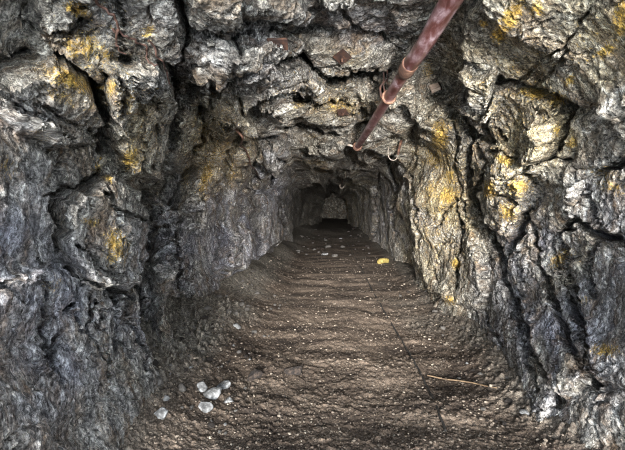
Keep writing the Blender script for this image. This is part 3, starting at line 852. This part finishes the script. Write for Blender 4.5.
# --- bolt plates in the roof
def roof_bolt(u_, v_, w_, h_, turn, label):
    p, n = on_rock(u_, v_)
    c_ = CAM - p; c_ /= np.linalg.norm(c_)
    n = 0.55 * c_ + np.array([0, 0, -.8]); n /= np.linalg.norm(n)
    a_ = RGT - n * (RGT @ n); a_ /= np.linalg.norm(a_); b_ = np.cross(n, a_)
    p = p + n * .012
    ca, sa = math.cos(turn), math.sin(turn)
    a_, b_ = ca * a_ + sa * b_, -sa * a_ + ca * b_
    r_ = root_at('roof_bolt', p)
    tag(r_, label, 'roof bolt', 'rusty bolt plates in the roof')
    V, F_ = box(p + n * .004, a_, b_, n, w_, h_, .006)
    obj('plate', (V, F_), RUST, r_, False, .003)
    q = p + n * .01
    hexa = lambda r2, z0_, z1_: ([q + n * z + r2 * (math.cos(k_ * math.pi / 3) * a_ + math.sin(k_ * math.pi / 3) * b_) for z in (z0_, z1_) for k_ in range(6)],
                                 [(k_, (k_ + 1) % 6, 6 + (k_ + 1) % 6, 6 + k_) for k_ in range(6)] + [tuple(range(6))[::-1], tuple(range(6, 12))])
    obj('nut', hexa(.013, 0, .012), RUST, r_, False)
    obj('rod', tube_mesh([q, q + n * .03], .006, 10, 2), RUSTPALE, r_)
roof_bolt(277, 41, .046, .030, 0.0, 'dark rusty bolt plate in the hollow above the pale grey roof ledge')
roof_bolt(342, 57, .042, .042, 0.78, 'rusty diamond-turned bolt plate on tan roof rock, left of the pipe coupling')
roof_bolt(342, 113, .052, .040, 0.25, 'small rusty bolt plate on yellowish roof rock deeper in, just before the pipe end')

# --- wires, hooks, wedge
p, n = on_rock(400, 141)
c0 = p + n * .01
dz = c0[1]
hk = [c0, pix(399, 148, dz - .05), pix(398, 155, dz - .06), pix(395, 160, dz - .06), pix(390, 159, dz - .06), pix(388, 153, dz - .05), pix(389, 147, dz - .04)]
h_ = root_at('wire_hook', c0); tag(h_, 'pale bent wire hook hanging from the rock to the right of the pipe end', 'hook')
obj('bent_wire', tube_mesh(hk, .0055, 8, 6), PALEWIRE, h_)
obj('binding', tube_mesh([hk[0] + (hk[1] - hk[0]) * .1, hk[1], hk[2]], [.02, .016, .012], 8, 4, .01, 2), RUSTPALE, h_)
p, n = on_rock(342, 181)
dz = p[1] - .05
rg = root_at('hook', p); tag(rg, 'tiny pale hook dangling from the roof deep inside, below the pipe end', 'hook')
obj('hook_shank', tube_mesh([p, pix(342, 183.5, dz)], .02, 8, 3), RUST, rg)
obj('hook_loop', tube_mesh([pix(340.6, 184, dz), pix(339.8, 186, dz), pix(341, 188, dz), pix(343.2, 187.6, dz), pix(344, 185.6, dz)], .028, 8, 5), PALEWIRE, rg)

p, n = on_rock(434, 86)
wn_ = n + 0.5 * (CAM - p) / np.linalg.norm(CAM - p); wn_ /= np.linalg.norm(wn_)
wx = RGT * .88 + UPV * .45; wx = wx - wn_ * (wx @ wn_); wx /= np.linalg.norm(wx); wy = np.cross(wn_, wx)
wd = root_at('wooden_wedge', p); tag(wd, 'short pale wooden wedge jammed in a crack of the right wall, beside the pipe', 'wedge')
V, F_ = box(p + wn_ * .03, wx, wy, wn_, .040, .017, .05)
V = [q + (wy * .008 if i in (4, 5) else 0) + (wn_ * .012 if i in (1, 3) else 0) for i, q in enumerate(V)]
obj('wood_block', (V, F_), WOOD, wd, False, .004)
V, F_ = box(p + wn_ * .03 + wx * .046, wx, wy, wn_, .007, .018, .05)
obj('sawn_end', (V, F_), RUST, wd, False, .003)

def on_wall_path(px, lift):
    out = []
    fine = [(a_[0] + (b_[0] - a_[0]) * f_, a_[1] + (b_[1] - a_[1]) * f_) for a_, b_ in zip(px[:-1], px[1:]) for f_ in (0, .34, .67)] + [px[-1]]
    for u_, v_ in fine:
        p_, n_ = on_rock(u_, v_)
        c_ = CAM - p_
        out.append(p_ + c_ / np.linalg.norm(c_) * lift)
    out = np.array(out)
    for _ in range(2):
        dist = np.linalg.norm(out - CAM, axis=1)
        for i in range(1, len(out) - 1):
            m_ = min(dist[i], (dist[i - 1] + dist[i + 1]) / 2 + .03)
            out[i] = CAM + (out[i] - CAM) / dist[i] * m_
    return out
def strand(name, px, r, mat, label, cat, lift=.035, wob=.006, part=None, group=None):
    pts = on_wall_path(px, lift)
    o_ = obj(name, tube_mesh(pts, np.linspace(r, r * .55, len(pts)), 8, 6, wob, len(px)), mat)
    return tag(o_, label, cat, group)
strand('root', [(96, -2), (104, 7), (113, 16), (119, 27), (118, 38), (118, 46), (124, 55)], .0050, ROOTM, 'thin reddish root hanging down the bluish rock at upper left', 'root')
strand('root', [(113, 29), (122, 34), (134, 41), (143, 46), (149, 53), (147, 60), (153, 64), (160, 64)], .0044, ROOTM, 'curling reddish root looping over the rock right of the straighter root', 'root')
strand('root', [(150, 44), (158, 56), (166, 68), (170, 78), (173, 85)], .004, ROOTM, 'short thin root end trailing into the dark cleft below the curling root', 'root')
strand('wire', [(237, 131), (243, 145), (250, 161), (256, 177)], .012, RUSTPALE, 'thin brown wire running slantwise down the left wall at mid distance', 'wire', .11, 0)

# --- things on the floor
pts = [on_floor(u_, v_) for u_, v_ in ((446, 432), (440, 415), (432, 396), (424, 381), (415, 364), (404, 345), (392, 325), (382, 308), (372, 290), (362, 270), (352, 252), (347, 243))]
pts = [p_ + np.array([0, 0, .003]) for p_ in pts]
tag(obj('cable', tube_mesh(pts, .008, 8, 14, .012, 1), CABLE), 'thin dark cable running lengthwise along the tunnel floor', 'cable')
sp = [on_floor(u_, v_) + np.array([0, 0, .012]) for u_, v_ in ((427, 377), (444, 380), (468, 384), (497, 389))]
tag(obj('stick', tube_mesh(sp, [.005, .0065, .006, .004], 8, 6, .006, 4), OLDWOOD), 'thin weathered stick lying crosswise on the floor near the right wall', 'stick')

def stone_mesh(seed, sub=3):
    r_ = random.Random(seed)
    bm = bmesh.new(); bmesh.ops.create_icosphere(bm, subdivisions=sub, radius=1.0)
    pl = []
    for _ in range(9):
        d_ = Vector((r_.gauss(0, 1), r_.gauss(0, 1), r_.gauss(0, 1))).normalized(); pl.append((d_, r_.uniform(.55, .85)))
    for v_ in bm.verts:
        for d_, h0 in pl:
            k_ = v_.co.dot(d_)
            if k_ > h0: v_.co -= d_ * (k_ - h0)
    V = [np.array(v_.co) for v_ in bm.verts]; F_ = [tuple(v_.index for v_ in f_.verts) for f_ in bm.faces]
    bm.free()
    return V, F_

def stone(u_, v_, sx, sy, sz, mat, label, seed, turn=0.0, group=None, name='stone', rot=0.15):
    p = on_floor(u_, v_)
    V, F_ = stone_mesh(seed)
    V = [np.array([q[0] * sx, q[1] * sy, q[2] * sz]) for q in V]
    o_ = obj(name, (V, F_), mat, None, False)
    o_.location = (p[0], p[1], p[2] + sz * .40); o_.rotation_euler = (rot, -rot, turn)
    return tag(o_, label, 'stone', group)
stone(383, 263, .15, .09, .09, STONE_OCHRE, 'yellow stone on the floor at the foot of the far right wall', 1, .4)
stone(213, 396, .075, .055, .035, STONE_PALE, 'flat pale stone, largest of the cluster at the bottom left floor edge', 2, .5)
stone(224, 387, .055, .040, .030, STONE_PALE, 'pale stone behind the largest flat stone in the bottom left cluster', 3, .9)
stone(202, 387, .045, .040, .035, STONE_PALE, 'small whitish stone at the back left of the bottom left cluster', 4, 2)
stone(206, 407, .055, .050, .028, STONE_PALE, 'pale flat stone at the front of the bottom left cluster', 5, 1.2)
stone(229, 402, .035, .030, .024, STONE_PALE, 'little pale stone on the right side of the bottom left cluster', 6, .2)
stone(162, 412, .045, .040, .030, STONE_PALE, 'pale stone lying against the foot of the left buttress', 7, .7)
stone(325, 255, .10, .07, .05, STONE_PALE, 'whitish flat stone in the middle of the tunnel floor far ahead', 8, .2)
stone(254, 378, .070, .055, .045, STONE_DARK, 'dark clod left of centre on the brown floor', 9, .3, name='clod')
stone(295, 372, .100, .050, .036, STONE_DARK, 'flat dark clod near the middle of the brown floor', 10, .1, name='clod')

# rubble along the foot of both walls: separate stones
protos = [stone_mesh(50 + k_, 2) for k_ in range(8)]
pm = []
for k_, (V, F_) in enumerate(protos):
    for mat in (STONE_GREY, STONE_DARK, STONE_PALE):
        me = bpy.data.meshes.new('stone'); me.from_pydata([tuple(map(float, q * [1, .8, .55])) for q in V], [], F_)
        me.materials.append(mat); pm.append(me)
taken = []
cab = np.array(pts)
cab = cab[np.argsort(cab[:, 1])]
def rubble(n_, x0, x1, y0, y1, s0, s1, label, group):
    c_ = 0
    for _ in range(n_ * 12):
        if c_ >= n_: break
        x = rng.uniform(x0, x1); y = 1 / rng.uniform(1 / y1, 1 / y0)
        s_ = s0 * (s1 / s0) ** (rng.random() ** 1.8)
        if any((x - a_) ** 2 + (y - b_) ** 2 < (s_ + q) ** 2 for a_, b_, q in taken) or abs(x - np.interp(y, cab[:, 1], cab[:, 0])) < s_ + .05: continue
        taken.append((x, y, s_)); c_ += 1
        z = ground(x, y)
        o_ = bpy.data.objects.new('stone', pm[(0 if rng.random() < .7 else 1 if rng.random() < .9 else 2) + 3 * rng.randrange(8)])
        COL.objects.link(o_)
        o_.location = (x, y, z + s_ * .22); o_.scale = (s_,) * 3
        o_.rotation_euler = (rng.uniform(-.25, .25), rng.uniform(-.25, .25), rng.uniform(0, 6.28))
        tag(o_, label, 'stone', group)
for u_, v_ in ((383, 263), (213, 396), (221, 391), (203, 389), (207, 405), (229, 402), (162, 412), (325, 255), (254, 378), (295, 372)):
    q = on_floor(u_, v_); taken.append((q[0], q[1], .08))
rubble(120, -1.35, -0.62, 2.0, 5.5, .014, .055, 'small angular stone in the dark rubble banked along the left wall', 'rubble stones along the left wall')
rubble(60, 0.95, 1.55, 2.2, 6.0, .012, .040, 'small angular stone in the rubble along the foot of the right wall', 'rubble stones along the right wall')
rubble(60, -1.2, 1.2, 9.0, 19.0, .04, .12, 'grey stone strewn across the floor far inside the tunnel', 'stones strewn over the far floor')

# gravel nobody could count
GR = NT('gravel')
GR.l.new(GR.ramp(GR.attr('tone'), [(0, srgb(56, 48, 41)), (.5, srgb(88, 77, 67)), (.9, srgb(116, 105, 93)), (1, srgb(156, 145, 130))]), GR.bsdf.inputs['Base Color'])
GR.bsdf.inputs['Roughness'].default_value = .85
gp = [stone_mesh(90 + k_, 1) for k_ in range(6)]
Vs, Fs, Ts, base_i = [], [], [], 0
for _ in range(9000):
    y = 1 / rng.uniform(1 / 9.0, 1 / 1.7)
    x = rng.uniform(-1.25, 1.5)
    s_ = .0035 * (4.2 ** (rng.random() ** 2.2)) * (0.7 + .12 * y) * (1.25 if abs(x - .05) > .85 else 1)
    V, F_ = gp[rng.randrange(6)]
    a_ = rng.uniform(0, 6.28); ca, sa = math.cos(a_), math.sin(a_)
    V = np.array(V) * [s_, s_ * .8, s_ * .6]
    V = np.stack([V[:, 0] * ca - V[:, 1] * sa + x, V[:, 0] * sa + V[:, 1] * ca + y, V[:, 2] + ground(x, y) + s_ * .2], 1)
    Vs.append(V); Fs.append(np.array(F_) + base_i); base_i += len(V); Ts.append(np.full(len(V), rng.random()))
tag(mesh_np('gravel', np.concatenate(Vs), np.concatenate(Fs), GR.m, smooth=False, attrs={'tone': np.concatenate(Ts)}),
    'fine loose gravel scattered over the brown tunnel floor', 'gravel', kind='stuff')


# ------------------------------------------------------------------ light: the open mouth of the drift behind the camera, plus an added fill spot
W = bpy.data.worlds.new('sky'); scene.world = W; W.use_nodes = True
bg = W.node_tree.nodes['Background']
bg.inputs['Color'].default_value = (0.80, 0.90, 1.0, 1); bg.inputs['Strength'].default_value = 4.8
def sun(name, direction, strength, angle, color):
    l = bpy.data.lights.new(name, 'SUN'); l.energy = strength; l.angle = math.radians(angle); l.color = color
    o_ = bpy.data.objects.new(name, l); COL.objects.link(o_)
    o_.rotation_euler = Vector(direction).to_track_quat('-Z', 'Y').to_euler()
sun('low_sun', (0.04, 1.0, -0.15), 11.5, 22, (1.0, 0.985, 0.95))
fill_spot = bpy.data.lights.new('fill_spot', 'SPOT'); fill_spot.energy = 1750; fill_spot.spot_size = math.radians(48); fill_spot.spot_blend = 1.0; fill_spot.shadow_soft_size = 0.12  # added fill light to brighten the deep drift; no such lamp there
fill_spot.color = (1.0, 0.98, 0.95)
to = bpy.data.objects.new('fill_spot', fill_spot); COL.objects.link(to); to.location = (0.45, -0.5, 1.55)
to.rotation_euler = Vector((-0.06, 1.0, -0.07)).to_track_quat('-Z', 'Y').to_euler()

vs = scene.view_settings
vs.view_transform = 'Standard'; vs.look = 'None'; vs.gamma = 1.0; vs.use_curve_mapping = False
vs.exposure = 0.62
